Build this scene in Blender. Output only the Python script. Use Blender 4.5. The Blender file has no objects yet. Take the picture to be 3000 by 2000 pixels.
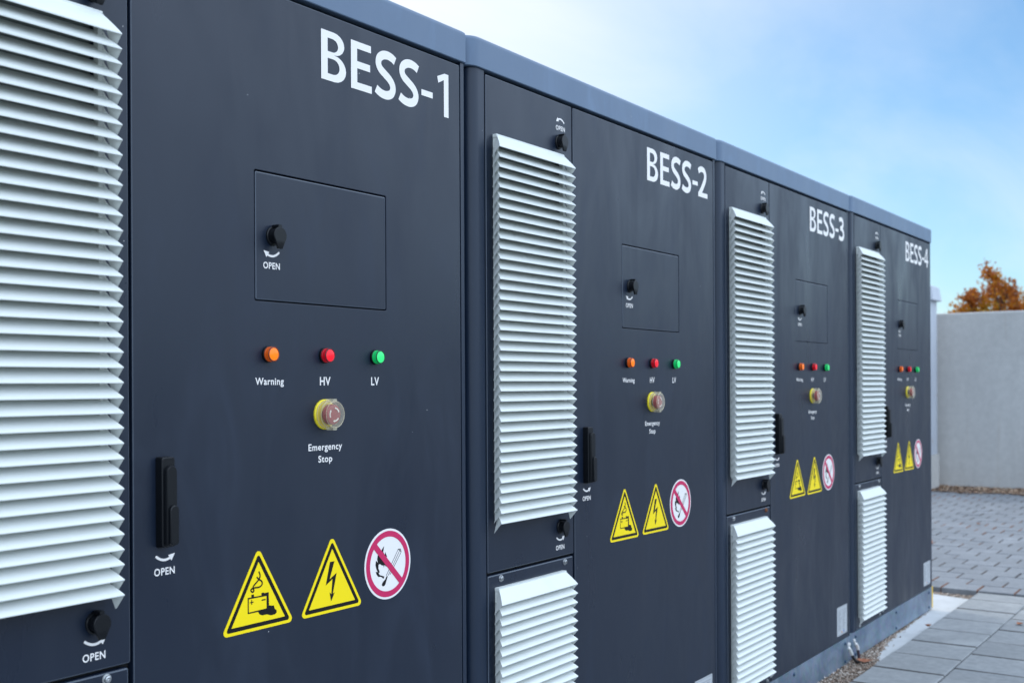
import bpy, bmesh, math, random
from mathutils import Vector, Matrix, noise
from mathutils.geometry import tessellate_polygon
random.seed(11)
SC = bpy.context.scene
COL = SC.collection
R = math.radians

# ------------------------------------------------------------------ camera
YAW, PITCH, ROLL = 0.597781, 0.000484, -0.005027
cam_data = bpy.data.cameras.new('camera')
cam = bpy.data.objects.new('camera', cam_data)
COL.objects.link(cam)
fw = Vector((math.cos(YAW) * math.cos(PITCH), math.sin(YAW) * math.cos(PITCH), math.sin(PITCH)))
rt = Vector((math.sin(YAW), -math.cos(YAW), 0))
up = rt.cross(fw)
c_, s_ = math.cos(ROLL), math.sin(ROLL)
rt, up = rt * c_ + up * s_, up * c_ - rt * s_
cam.matrix_world = Matrix(((rt.x, up.x, -fw.x, -0.7029), (rt.y, up.y, -fw.y, -1.5575),
                           (rt.z, up.z, -fw.z, 1.2253), (0, 0, 0, 1)))
cam_data.sensor_width = 36
cam_data.lens = 39.719
cam_data.shift_y = 0.0419
cam_data.clip_start = 0.05
cam_data.clip_end = 3000
cam_data.dof.use_dof = True
cam_data.dof.focus_distance = 2.45
cam_data.dof.aperture_fstop = 5.6
SC.camera = cam

# ------------------------------------------------------------------ light, sky, exposure
SUN_AZ, SUN_EL = 72.0, 36.0          # azimuth counted from +x towards +y
sd = Vector((math.cos(R(SUN_AZ)) * math.cos(R(SUN_EL)), math.sin(R(SUN_AZ)) * math.cos(R(SUN_EL)), math.sin(R(SUN_EL))))
sun_data = bpy.data.lights.new('sun', 'SUN')
sun_data.energy = 0.5
sun_data.angle = R(10)
sun_data.color = (1.0, 0.95, 0.88)
sun = bpy.data.objects.new('sun', sun_data)
COL.objects.link(sun)
sun.location = (0, 0, 20)
sun.rotation_euler = (-sd).to_track_quat('-Z', 'Y').to_euler()

world = bpy.data.worlds.new('World')
SC.world = world
world.use_nodes = True
wt = world.node_tree
wt.nodes.clear()
def wn(t, **k):
    n = wt.nodes.new(t)
    for a, v in k.items(): setattr(n, a, v)
    return n
def wl(a, b): wt.links.new(a, b)
def wmath(op, a, b=None, clamp=False):
    n = wn('ShaderNodeMath', operation=op, use_clamp=clamp)
    for i, v in enumerate((a, b)):
        if v is None: continue
        if isinstance(v, (int, float)): n.inputs[i].default_value = v
        else: wl(v, n.inputs[i])
    return n.outputs[0]
out = wn('ShaderNodeOutputWorld')
bg = wn('ShaderNodeBackground')
wl(bg.outputs[0], out.inputs[0])
sky = wn('ShaderNodeTexSky', sky_type='NISHITA', sun_disc=False)
sky.sun_elevation = R(SUN_EL)
sky.sun_rotation = R(90 - SUN_AZ)
sky.air_density = 1.0
sky.dust_density = 0.6
sky.ozone_density = 2.0
SKY = 0.10
tc = wn('ShaderNodeTexCoord')
sep = wn('ShaderNodeSeparateXYZ'); wl(tc.outputs['Generated'], sep.inputs[0])
# thin high cloud, stretched into long bands, thicker towards the sun
zc = wmath('MAXIMUM', sep.outputs[2], 0.06)
zc2 = wmath('ADD', zc, 0.12)
px = wmath('DIVIDE', sep.outputs[0], zc2); py = wmath('DIVIDE', sep.outputs[1], zc2)
comb = wn('ShaderNodeCombineXYZ'); wl(px, comb.inputs[0]); wl(py, comb.inputs[1])
mp = wn('ShaderNodeMapping'); wl(comb.outputs[0], mp.inputs[0])
mp.inputs['Rotation'].default_value = (0, 0, R(-35)); mp.inputs['Scale'].default_value = (0.42, 1.25, 1)
mp.inputs['Location'].default_value = (0.3, 1.7, 0)
nz = wn('ShaderNodeTexNoise'); wl(mp.outputs[0], nz.inputs[0])
nz.inputs['Scale'].default_value = 1.1; nz.inputs['Detail'].default_value = 7; nz.inputs['Roughness'].default_value = 0.56
nz.inputs['Distortion'].default_value = 0.5
band = wn('ShaderNodeMapRange'); wl(nz.outputs[0], band.inputs[0])
band.inputs[1].default_value = 0.42; band.inputs[2].default_value = 0.72; band.inputs[3].default_value = 0; band.inputs[4].default_value = 1
dot = wn('ShaderNodeVectorMath', operation='DOT_PRODUCT'); wl(tc.outputs['Generated'], dot.inputs[0]); dot.inputs[1].default_value = sd
glow = wn('ShaderNodeMapRange', interpolation_type='SMOOTHSTEP'); wl(dot.outputs['Value'], glow.inputs[0])
glow.inputs[1].default_value = 0.50; glow.inputs[2].default_value = 0.99; glow.inputs[3].default_value = 0.0; glow.inputs[4].default_value = 0.95
# added unseen bright cloud, overhead and behind, lights the fronts, thinning towards the horizon
qd = wmath('ADD', wmath('MULTIPLY', sep.outputs[1], -1.0), wmath('MULTIPLY', sep.outputs[2], 0.45))
back = wn('ShaderNodeMapRange', interpolation_type='SMOOTHSTEP'); wl(qd, back.inputs[0])
back.inputs[1].default_value = 0.02; back.inputs[2].default_value = 0.62; back.inputs[3].default_value = 0.0; back.inputs[4].default_value = 0.92
lift = wn('ShaderNodeMapRange', interpolation_type='SMOOTHSTEP'); wl(sep.outputs[2], lift.inputs[0])
lift.inputs[1].default_value = 0.0; lift.inputs[2].default_value = 0.45; lift.inputs[3].default_value = 0.25; lift.inputs[4].default_value = 1.0
backf = wmath('MULTIPLY', back.outputs[0], lift.outputs[0])
low = wn('ShaderNodeMapRange', interpolation_type='SMOOTHSTEP'); wl(sep.outputs[2], low.inputs[0])
low.inputs[1].default_value = 0.30; low.inputs[2].default_value = -0.02; low.inputs[3].default_value = 0.0; low.inputs[4].default_value = 0.26
f1 = wmath('ADD', wmath('MULTIPLY', band.outputs[0], 0.27), 0.01)
f2 = wmath('ADD', f1, glow.outputs[0])
f4 = wmath('ADD', f2, low.outputs[0], clamp=True)
skym = wn('ShaderNodeMix', data_type='RGBA', blend_type='MULTIPLY'); skym.inputs[0].default_value = 1
wl(sky.outputs[0], skym.inputs[6]); skym.inputs[7].default_value = (SKY * 0.40, SKY * 0.62, SKY * 0.74, 1)
mixc = wn('ShaderNodeMix', data_type='RGBA'); wl(f4, mixc.inputs[0])
wl(skym.outputs[2], mixc.inputs[6]); mixc.inputs[7].default_value = (0.50, 0.51, 0.52, 1)
mixb = wn('ShaderNodeMix', data_type='RGBA'); wl(backf, mixb.inputs[0])
wl(mixc.outputs[2], mixb.inputs[6]); mixb.inputs[7].default_value = (0.89, 1.05, 1.28, 1)
wl(mixb.outputs[2], bg.inputs[0])
bg.inputs[1].default_value = 1.0

SC.view_settings.view_transform = 'Standard'
SC.view_settings.look = 'None'
SC.view_settings.gamma = 1
SC.view_settings.use_curve_mapping = False
SC.view_settings.exposure = 1.14
SC.render.engine = 'CYCLES'
SC.cycles.max_bounces = 8
SC.cycles.transparent_max_bounces = 12

# ------------------------------------------------------------------ helpers: objects
def tag(o, label=None, cat=None, group=None, kind=None):
    if label: o['label'] = label
    if cat: o['category'] = cat
    if group: o['group'] = group
    if kind: o['kind'] = kind
    return o
def empty(name, loc, label, cat, group=None):
    o = bpy.data.objects.new(name, None)
    o.empty_display_size = 0.1
    o.location = loc
    COL.objects.link(o)
    return tag(o, label, cat, group)

class MB:
    """collects faces, builds ONE mesh object"""
    def __init__(s): s.v = []; s.f = []; s.m = []
    def add(s, vs, fs, mi=0):
        b = len(s.v); s.v += [tuple(p) for p in vs]
        s.f += [tuple(b + i for i in f) for f in fs]; s.m += [mi] * len(fs)
    def loft(s, loops, cap0=True, cap1=True, closed=True, mi=0):
        n = len(loops[0]); vs = [p for l in loops for p in l]; fs = []
        for a in range(len(loops) - 1):
            for i in range(n if closed else n - 1):
                j = (i + 1) % n
                fs.append((a * n + i, a * n + j, (a + 1) * n + j, (a + 1) * n + i))
        if cap0: fs.append(tuple(range(n))[::-1])
        if cap1: fs.append(tuple((len(loops) - 1) * n + i for i in range(n)))
        s.add(vs, fs, mi)
    def box(s, x0, x1, y0, y1, z0, z1, mi=0):
        s.loft([[(x0, y0, z0), (x1, y0, z0), (x1, y1, z0), (x0, y1, z0)], [(x0, y0, z1), (x1, y0, z1), (x1, y1, z1), (x0, y1, z1)]], mi=mi)
    def lathe(s, x, z, prof, n=28, mi=0, cap0=True, cap1=True, rot=0.0):
        """profile of (radius, y) round an axis along y"""
        s.loft([[(x + r * math.cos(rot + 2 * math.pi * i / n), y, z + r * math.sin(rot + 2 * math.pi * i / n)) for i in range(n)] for r, y in prof], cap0, cap1, mi=mi)
    def tube(s, path, rad, n=8, mi=0):
        P = [Vector(p) for p in path]; loops = []
        rads = rad if isinstance(rad, (list, tuple)) else [rad] * len(P)
        ref = None
        for i, p in enumerate(P):
            t = (P[min(i + 1, len(P) - 1)] - P[max(i - 1, 0)]).normalized()
            if ref is None:
                ref = t.cross(Vector((0, 0, 1)))
                if ref.length < 1e-3: ref = t.cross(Vector((0, 1, 0)))
            ref = (ref - t * ref.dot(t)).normalized(); q = t.cross(ref)
            loops.append([tuple(p + (ref * math.cos(a) + q * math.sin(a)) * rads[i]) for a in [2 * math.pi * k / n for k in range(n)]])
        s.loft(loops, mi=mi)
    def poly(s, pts, y, holes=(), mi=0):
        """flat filled outline in the x-z plane at depth y (outline, holes)"""
        loops = [pts] + list(holes)
        allp = [p for l in loops for p in l]
        tris = tessellate_polygon([[Vector((p[0], p[1], 0)) for p in l] for l in loops])
        s.add([(p[0], y, p[1]) for p in allp], [tuple(t) for t in tris], mi)
    def build(s, name, mats, parent=None, smooth=None, recalc=True):
        me = bpy.data.meshes.new(name)
        me.from_pydata(s.v, [], s.f)
        for m in (mats if isinstance(mats, (list, tuple)) else [mats]): me.materials.append(m)
        me.polygons.foreach_set('material_index', s.m)
        if recalc:
            bm = bmesh.new(); bm.from_mesh(me)
            bmesh.ops.recalc_face_normals(bm, faces=bm.faces)
            bm.to_mesh(me); bm.free()
        if smooth is not None:
            me.polygons.foreach_set('use_smooth', [True] * len(me.polygons))
            me.set_sharp_from_angle(angle=R(smooth))
        me.update()
        o = bpy.data.objects.new(name, me)
        COL.objects.link(o)
        if parent: o.parent = parent
        return o

def rrect(x0, x1, z0, z1, r, n=4):
    pts = []
    for cx, cz, a0 in ((x1 - r, z1 - r, 0), (x0 + r, z1 - r, 90), (x0 + r, z0 + r, 180), (x1 - r, z0 + r, 270)):
        for i in range(n + 1):
            a = R(a0 + 90 * i / n); pts.append((cx + r * math.cos(a), cz + r * math.sin(a)))
    return pts
def plate(mb, x0, x1, z0, z1, y0, y1, bev=0.002, r=0.003, hole=None, mi=0, edge=0):
    """sheet-metal panel: front at y0, rolled front edge, optional rounded opening"""
    def L(d, y, rr=r): return [(p[0], y, p[1]) for p in rrect(x0 + d, x1 - d, z0 + d, z1 - d, max(rr - d, 0.0006))]
    loops = [L(0, y1), L(0, y0 + bev), L(bev * 0.3, y0 + bev * 0.3), L(bev, y0)]
    if edge:
        mb.loft(loops[2:], False, False, mi=edge)
    if hole is None:
        if edge:
            mb.loft(loops[:3], True, False, mi=mi); mb.loft([loops[3]], False, True, mi=mi)
        else:
            mb.loft(loops, True, True, mi=mi)
    else:
        hx0, hx1, hz0, hz1 = hole
        def H(d, y): return [(p[0], y, p[1]) for p in rrect(hx0 - d, hx1 + d, hz0 - d, hz1 + d, 0.004 + d)]
        b2 = 0.0012
        tail = [H(b2, y0), H(b2 * 0.3, y0 + b2 * 0.3), H(0, y0 + b2), H(0, y1)]
        if edge:
            mb.loft(loops[:3], False, False, mi=mi); mb.loft([loops[3]] + tail, False, False, mi=mi)
        else:
            mb.loft(loops + tail, False, False, mi=mi)

def stroke(pts, w, n=5, smooth=True):
    """outline of a flat-ended pen stroke of width w along pts"""
    P = [Vector(p) for p in pts]
    if smooth and len(P) > 2:
        Q = []
        E = [P[0] * 2 - P[1]] + P + [P[-1] * 2 - P[-2]]
        for i in range(1, len(E) - 2):
            a, b, c, d = E[i - 1:i + 3]
            for k in range(n):
                t = k / n
                Q.append(0.5 * ((2 * b) + (c - a) * t + (2 * a - 5 * b + 4 * c - d) * t * t + (3 * b - a - 3 * c + d) * t ** 3))
        Q.append(P[-1]); P = Q
    Lp, Rp = [], []
    for i, p in enumerate(P):
        t = (P[min(i + 1, len(P) - 1)] - P[max(i - 1, 0)]).normalized(); nn = Vector((-t.y, t.x)) * w / 2
        Lp.append(p + nn); Rp.append(p - nn)
    return Lp, Rp
def add_stroke(mb, pts, w, y, smooth=True, mi=0, n=5):
    Lp, Rp = stroke(pts, w, n, smooth)
    k = len(Lp)
    mb.add([(p.x, y, p.y) for p in Lp] + [(p.x, y, p.y) for p in Rp], [(i, i + 1, k + i + 1, k + i) for i in range(k - 1)], mi)

# ------------------------------------------------------------------ helpers: materials
def mat(name, base=(0.5, 0.5, 0.5), rough=0.5, metal=0.0, spec=0.5):
    m = bpy.data.materials.new(name); m.use_nodes = True
    b = m.node_tree.nodes['Principled BSDF']
    b.inputs['Base Color'].default_value = (*base, 1); b.inputs['Roughness'].default_value = rough
    b.inputs['Metallic'].default_value = metal; b.inputs['Specular IOR Level'].default_value = spec
    return m
class N:
    def __init__(s, m): s.t = m.node_tree; s.b = s.t.nodes['Principled BSDF']
    def new(s, t, **k):
        n = s.t.nodes.new(t)
        for a, v in k.items(): setattr(n, a, v)
        return n
    def link(s, a, b): s.t.links.new(a, b)
    def pos(s, scale=(1, 1, 1)):
        g = s.new('ShaderNodeNewGeometry'); mp = s.new('ShaderNodeMapping'); mp.inputs['Scale'].default_value = scale
        s.link(g.outputs['Position'], mp.inputs[0]); return mp.outputs[0]
    def noise(s, vec, scale, detail=4, rough=0.55, dist=0.0):
        n = s.new('ShaderNodeTexNoise'); s.link(vec, n.inputs['Vector'])
        n.inputs['Scale'].default_value = scale; n.inputs['Detail'].default_value = detail
        n.inputs['Roughness'].default_value = rough; n.inputs['Distortion'].default_value = dist
        return n.outputs[0]
    def rng(s, v, a, b, c, d, smooth=False):
        n = s.new('ShaderNodeMapRange')
        if smooth: n.interpolation_type = 'SMOOTHSTEP'
        s.link(v, n.inputs[0])
        for i, x in enumerate((a, b, c, d)): n.inputs[1 + i].default_value = x
        return n.outputs[0]
    def math(s, op, a, b):
        n = s.new('ShaderNodeMath', operation=op)
        for i, v in enumerate((a, b)):
            if isinstance(v, (int, float)): n.inputs[i].default_value = v
            else: s.link(v, n.inputs[i])
        return n.outputs[0]
    def mix(s, f, a, b):
        n = s.new('ShaderNodeMix', data_type='RGBA')
        if isinstance(f, (int, float)): n.inputs[0].default_value = f
        else: s.link(f, n.inputs[0])
        for i, v in ((6, a), (7, b)):
            if isinstance(v, tuple): n.inputs[i].default_value = (*v[:3], 1)
            else: s.link(v, n.inputs[i])
        return n.outputs[2]
    def bump(s, h, strength, dist=0.001):
        n = s.new('ShaderNodeBump'); n.inputs['Strength'].default_value = strength; n.inputs['Distance'].default_value = dist
        s.link(h, n.inputs['Height']); s.link(n.outputs[0], s.b.inputs['Normal'])

def paint(name, base, rough, smudge=0.14, streak=True):
    """textured powder coat with faint wiped streaks, dust specks and scratches"""
    m = mat(name, base, rough, 0.0, 0.46); n = N(m)
    fine = n.noise(n.pos(), 900, 2, 0.5)
    v = n.pos((3.0, 3.0, 0.8)) ; st = n.noise(v, 1.6, 4, 0.6, 0.6)
    v2 = n.pos((1, 1, 0.35)); st2 = n.noise(v2, 7, 5, 0.6, 1.2)
    r0 = n.rng(st, 0.3, 0.72, rough - smudge, rough + smudge * 0.8)
    r1 = n.rng(st2, 0.35, 0.7, -smudge * 0.5, smudge * 0.5)
    n.link(n.math('ADD', r0, r1), n.b.inputs['Roughness'])
    dust = n.rng(st2, 0.48, 0.78, 0.0, 0.20, True)
    c1 = n.mix(dust, tuple(base), tuple(min(1, b * 2.2 + 0.01) for b in base))
    vo = n.new('ShaderNodeTexVoronoi'); n.link(n.pos(), vo.inputs['Vector']); vo.inputs['Scale'].default_value = 19
    dot = n.math('LESS_THAN', vo.outputs['Distance'], 0.018)
    sepc = n.new('ShaderNodeSeparateColor'); n.link(vo.outputs['Color'], sepc.inputs[0])
    dot2 = n.math('MULTIPLY', dot, n.math('GREATER_THAN', sepc.outputs[0], 0.60))
    c2 = n.mix(dot2, c1, (0.5, 0.5, 0.5))
    n.link(c2, n.b.inputs['Base Color'])
    b1 = n.new('ShaderNodeBump'); b1.inputs['Strength'].default_value = 0.32; b1.inputs['Distance'].default_value = 0.004
    n.link(n.noise(n.pos((1, 1, 0.6)), 3.2, 2, 0.45), b1.inputs['Height'])
    b2 = n.new('ShaderNodeBump'); b2.inputs['Strength'].default_value = 0.16; b2.inputs['Distance'].default_value = 0.0006
    n.link(fine, b2.inputs['Height']); n.link(b1.outputs[0], b2.inputs['Normal']); n.link(b2.outputs[0], n.b.inputs['Normal'])
    return m

DOOR = paint('door_paint', (0.0065, 0.0130, 0.0285), 0.42)
FRAME = paint('frame_paint', (0.0080, 0.0175, 0.0380), 0.42, 0.06)
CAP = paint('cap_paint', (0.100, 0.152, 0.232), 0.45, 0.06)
EDGE = paint('worn_edge', (0.060, 0.075, 0.100), 0.34, 0.04)
FILT = mat('filter_mat', (0.16, 0.18, 0.17), 0.9)
DARK = mat('dark_gap', (0.004, 0.004, 0.005), 0.8)
BLACK = mat('black_plastic', (0.0035, 0.0045, 0.0065), 0.38, 0.0, 0.3)
_n = N(BLACK); _n.bump(_n.noise(_n.pos(), 1400, 2), 0.08, 0.0005)
LOUV = mat('louvre_paint', (0.78, 0.82, 0.80), 0.38)
_n = N(LOUV); _a = _n.noise(_n.pos((1, 1, 0.5)), 9, 5, 0.6); _n.link(_n.mix(_n.rng(_a, 0.52, 0.75, 0, 0.35, True), (0.70, 0.725, 0.695), (0.60, 0.62, 0.59)), _n.b.inputs['Base Color'])
WHITE = mat('white_vinyl', (0.84, 0.80, 0.77), 0.45)
YELLOW = mat('yellow_vinyl', (0.96, 0.72, 0.004), 0.40, 0.0, 0.3)
SBLACK = mat('black_print', (0.006, 0.006, 0.007), 0.40, 0.0, 0.25)
CRIM = mat('crimson_print', (0.58, 0.012, 0.10), 0.40)
STEEL = mat('bolt_steel', (0.55, 0.56, 0.57), 0.28, 1.0)
TIN = mat('tinned_copper', (0.75, 0.74, 0.72), 0.35, 0.35)
RUSTY = mat('rusty_bolt', (0.22, 0.08, 0.03), 0.7, 0.2)
BLUEBOLT = mat('blued_bolt', (0.05, 0.09, 0.15), 0.45, 0.4)
YPLAST = mat('yellow_plastic', (0.84, 0.68, 0.02), 0.35)
MAROON = mat('maroon_button', (0.30, 0.016, 0.026), 0.32)
SILVER = mat('silver_label', (0.50, 0.52, 0.54), 0.42, 0.15)
PRINT = mat('label_print', (0.14, 0.15, 0.17), 0.5)
PRBLUE = mat('label_blue', (0.05, 0.12, 0.42), 0.5)
PRORG = mat('label_orange', (0.65, 0.22, 0.03), 0.5)
YEDGE = mat('yellow_edge', (0.80, 0.50, 0.02), 0.5)
CABLE = mat('cable_black', (0.012, 0.012, 0.013), 0.5)
CABLE2 = mat('cable_brown', (0.05, 0.035, 0.05), 0.5)

GALV = mat('galvanised_steel', (0.25, 0.32, 0.40), 0.45, 0.6)
_n = N(GALV)
_v = _n.new('ShaderNodeTexVoronoi'); _n.link(_n.pos(), _v.inputs['Vector']); _v.inputs['Scale'].default_value = 60
_a = _n.noise(_n.pos((1, 1, 1)), 5, 4, 0.6, 0.8)
_c = _n.mix(_n.rng(_a, 0.35, 0.65, 0, 1), (0.15, 0.21, 0.29), (0.27, 0.34, 0.43))
_sc = _n.new('ShaderNodeSeparateColor'); _n.link(_v.outputs['Color'], _sc.inputs[0])
_n.link(_n.mix(0.05, _c, _v.outputs['Color']), _n.b.inputs['Base Color'])
_n.link(_n.rng(_sc.outputs[0], 0, 1, 0.36, 0.52), _n.b.inputs['Roughness'])

def glowmat(name, base, em):
    m = mat(name, base, 0.13); b = m.node_tree.nodes['Principled BSDF']
    b.inputs['Emission Color'].default_value = (*base, 1); b.inputs['Emission Strength'].default_value = em
    return m
LENS = {'orange': (glowmat('orange_lens', (0.88, 0.17, 0.002), 0.25), glowmat('orange_barrel', (0.55, 0.085, 0.006), 0.10), mat('orange_rim', (0.16, 0.025, 0.006), 0.2)),
        'red': (glowmat('red_lens', (0.72, 0.006, 0.018), 0.30), glowmat('red_barrel', (0.42, 0.004, 0.012), 0.12), mat('red_rim', (0.10, 0.008, 0.012), 0.2)),
        'green': (glowmat('green_lens', (0.03, 0.62, 0.16), 0.28), glowmat('green_barrel', (0.006, 0.42, 0.10), 0.15), mat('green_rim', (0.006, 0.05, 0.02), 0.2))}
def clear_plastic(name, col, lo, hi):
    m = mat(name, col, 0.12); n = N(m)
    tr = n.new('ShaderNodeBsdfTransparent'); tr.inputs[0].default_value = (0.97, 0.95, 0.88, 1)
    lw = n.new('ShaderNodeLayerWeight'); lw.inputs[0].default_value = 0.35
    mx = n.new('ShaderNodeMixShader'); n.link(n.rng(lw.outputs['Facing'], 0, 1, lo, hi), mx.inputs[0])
    n.link(tr.outputs[0], mx.inputs[1]); n.link(n.b.outputs[0], mx.inputs[2])
    n.link(mx.outputs[0], n.t.nodes['Material Output'].inputs[0])
    return m
GUARD = clear_plastic('clear_guard', (0.84, 0.78, 0.66), 0.07, 0.50)
GRIM = clear_plastic('clear_guard_rim', (0.86, 0.80, 0.62), 0.28, 0.62)

# ------------------------------------------------------------------ setting: ground, gravel, pad, slabs, pavement
def noisemat(name, c0, c1, scale, rough=0.9, bump=0.0, detail=6, bd=0.004, extra=None, stretch=(1, 1, 1)):
    m = mat(name, c0, rough); n = N(m)
    a = n.noise(n.pos(stretch), scale, detail, 0.6)
    c = n.mix(n.rng(a, 0.32, 0.68, 0, 1), c0, c1)
    if extra:
        sc, e0, e1, col = extra
        b = n.noise(n.pos(), sc, 3, 0.5)
        c = n.mix(n.rng(b, e0, e1, 0, 1, True), c, col)
    n.link(c, n.b.inputs['Base Color'])
    if bump: n.bump(n.noise(n.pos(), scale * 4, 4), bump, bd)
    return m
GROUND = noisemat('soil', (0.16, 0.14, 0.11), (0.24, 0.21, 0.17), 1.5)
GRAVBED = noisemat('gravel_bed', (0.10, 0.078, 0.06), (0.24, 0.20, 0.16), 160, 0.95, 0.6)
PADM = noisemat('pad_concrete', (0.46, 0.47, 0.47), (0.56, 0.57, 0.57), 6, 0.85, 0.25, extra=(45, 0.66, 0.74, (0.36, 0.33, 0.28)))

def sheet(name, pts, z, m, kind='structure'):
    me = bpy.data.meshes.new(name)
    me.from_pydata([(p[0], p[1], z) for p in pts], [], [tuple(range(len(pts)))])
    me.materials.append(m)
    o = bpy.data.objects.new(name, me); COL.objects.link(o); o['kind'] = kind
    return o
sheet('ground', [(-900, -900), (900, -900), (900, 900), (-900, 900)], -0.030, GROUND)
sheet('gravel_bed', [(-8, -7), (6.12, -7), (6.12, 4), (-8, 4)], -0.004, GRAVBED)
mb = MB(); mb.loft([[(-2, -0.10, -0.02), (6.02, -0.10, -0.02), (6.10, 0.16, -0.02), (6.10, 1.5, -0.02), (-2, 1.5, -0.02)],
                    [(-2, -0.10, 0.0035), (6.02, -0.10, 0.0035), (6.10, 0.16, 0.0035), (6.10, 1.5, 0.0035), (-2, 1.5, 0.0035)]])
mb.build('foundation_pad', PADM)['kind'] = 'structure'

def stone_mat(name, c0, c1, attr='tone', scale=30):
    m = mat(name, c0, 0.82); n = N(m)
    at = n.new('ShaderNodeAttribute', attribute_name=attr); 
    a = n.noise(n.pos(), scale, 6, 0.65); big = n.noise(n.pos(), 2.2, 4, 0.6, 0.5)
    c = n.mix(n.rng(a, 0.3, 0.7, 0, 1), c0, c1)
    c = n.mix(n.rng(big, 0.52, 0.72, 0, 0.55, True), c, tuple(min(1, v * 1.35) for v in c1))
    hs = n.new('ShaderNodeHueSaturation'); n.link(c, hs.inputs['Color'])
    n.link(n.rng(at.outputs['Fac'], 0, 1, 0.91, 1.08), hs.inputs['Value'])
    n.link(hs.outputs[0], n.b.inputs['Base Color'])
    n.link(n.rng(big, 0.35, 0.65, 0.6, 0.9), n.b.inputs['Roughness'])
    n.bump(n.noise(n.pos(), 260, 4), 0.25, 0.002)
    return m
SLABM = stone_mat('slab_concrete', (0.210, 0.219, 0.222), (0.292, 0.300, 0.302))
PAVEM = stone_mat('paver_concrete', (0.168, 0.180, 0.196), (0.232, 0.245, 0.262))

def block_field(name, blocks, m, ztop, depth, bev, jit=0.001, shade_stain=None, sides=(0, 1, 2, 3)):
    mb = MB(); tone = []
    for (x0, x1, y0, y1) in blocks:
        z = ztop + random.uniform(-jit, jit); tx = random.uniform(-jit, jit) * 0.6; ty = random.uniform(-jit, jit) * 0.6
        def L(d, zz): return [(x0 + d, y0 + d, zz - tx - ty), (x1 - d, y0 + d, zz + tx - ty), (x1 - d, y1 - d, zz + tx + ty), (x0 + d, y1 - d, zz - tx + ty)]
        mb.loft([L(0, z - depth), L(0, z - bev), L(bev * 0.3, z - bev * 0.25), L(bev, z)], False, True)
        t = random.random(); tone += [t] * 13
    o = mb.build(name, [m, shade_stain] if shade_stain else m); me = o.data
    if shade_stain: me.polygons.foreach_set('material_index', [1 if (i % 13 < 12 and (i % 13) % 4 in sides) else 0 for i in range(len(me.polygons))])
    at = me.attributes.new('tone', 'FLOAT', 'FACE'); at.data.foreach_set('value', tone)
    o['kind'] = 'structure'
    return o
PJOINT = noisemat('paver_joint_shade_stain', (0.085, 0.085, 0.09), (0.15, 0.13, 0.115), 2.5, 0.95, extra=(0.9, 0.50, 0.60, (0.22, 0.11, 0.07)))  # recess shade painted on the paver sides, plus rusty joint dirt
JOINTM = noisemat('joint_shade', (0.060, 0.064, 0.068), (0.115, 0.105, 0.095), 25, 0.95)  # paints the shadow of the recessed joints onto slab sides and chamfers
blocks = []
P_ = 0.2985
for r in range(0, 20):
    y1 = -0.113 - r * P_; y0 = y1 - P_ + 0.006
    off = 4.4405 + (0.146 if r % 2 else 0)
    for k in range(-38, 6):
        x0 = off + k * P_ + 0.0035; x1 = x0 + P_ - 0.007
        if x0 > 6.08: continue
        x1 = min(x1, 6.155)
        if x1 - x0 < 0.05 : continue
        if 6.155 - x1 < 0.06: x1 = 6.155
        blocks.append((x0, x1, y0, y1))
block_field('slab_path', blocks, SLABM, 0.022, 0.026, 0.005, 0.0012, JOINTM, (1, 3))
blocks = []
bx_, by_ = 0.195, 0.20
for i in range(0, 33):
    for j in range(-28, 55):
        x0 = 6.165 + i * bx_; y0 = 0.093 + j * by_ + (0.1 if i % 2 else 0)
        blocks.append((x0 + 0.0035, x0 + bx_ - 0.0035, y0 + 0.0035, y0 + by_ - 0.0035))
block_field('pavement', blocks, PAVEM, 0.032, 0.06, 0.0035, 0.0018, PJOINT, (0, 2))
JOINT = noisemat('joint_sand', (0.05, 0.045, 0.04), (0.10, 0.07, 0.055), 3.0, 0.95, extra=(0.9, 0.50, 0.60, (0.22, 0.09, 0.045)))
sheet('pavement_bed', [(6.175, -6), (12.9, -6), (12.9, 11.5), (6.175, 11.5)], 0.018, JOINT)

def pebbles(name, spots, m):
    vs, fs, tone = [], [], []
    for (x, y, z, r) in spots:
        b = len(vs); a = random.uniform(0, 6.28); sx, sy, sz = r * random.uniform(.8, 1.5), r * random.uniform(.7, 1.1), r * random.uniform(.5, .9)
        ca, sa = math.cos(a), math.sin(a)
        for (px, py, pz) in ((1, 0, .1), (.3, .9, -.1), (-.8, .55, .15), (-.75, -.6, -.1), (.35, -.9, .1), (.1, .05, 1), (-.05, 0, -1)):
            px *= sx * random.uniform(.85, 1.15); py *= sy * random.uniform(.85, 1.15); pz *= sz
            vs.append((x + px * ca - py * sa, y + px * sa + py * ca, z + pz))
        for i in range(5):
            j = (i + 1) % 5
            fs += [(b + i, b + j, b + 5), (b + j, b + i, b + 6)]
        t = random.random(); tone += [t] * 10
    me = bpy.data.meshes.new(name); me.from_pydata(vs, [], fs); me.materials.append(m)
    me.polygons.foreach_set('use_smooth', [True] * len(fs))
    at = me.attributes.new('tone', 'FLOAT', 'FACE'); at.data.foreach_set('value', tone)
    o = bpy.data.objects.new(name, me); COL.objects.link(o); o['kind'] = 'stuff'
    return o
PEB = mat('pebble', (0.3, 0.25, 0.2), 0.8); _n = N(PEB)
_at = _n.new('ShaderNodeAttribute', attribute_name='tone'); _cr = _n.new('ShaderNodeValToRGB'); _n.link(_at.outputs['Fac'], _cr.inputs[0])
_cr.color_ramp.elements[0].color = (0.10, 0.065, 0.045, 1); _cr.color_ramp.elements[1].color = (0.62, 0.56, 0.50, 1)
for p_, c in ((0.35, (0.27, 0.19, 0.14, 1)), (0.75, (0.40, 0.33, 0.27, 1))):
    e = _cr.color_ramp.elements.new(p_); e.color = c
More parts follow.
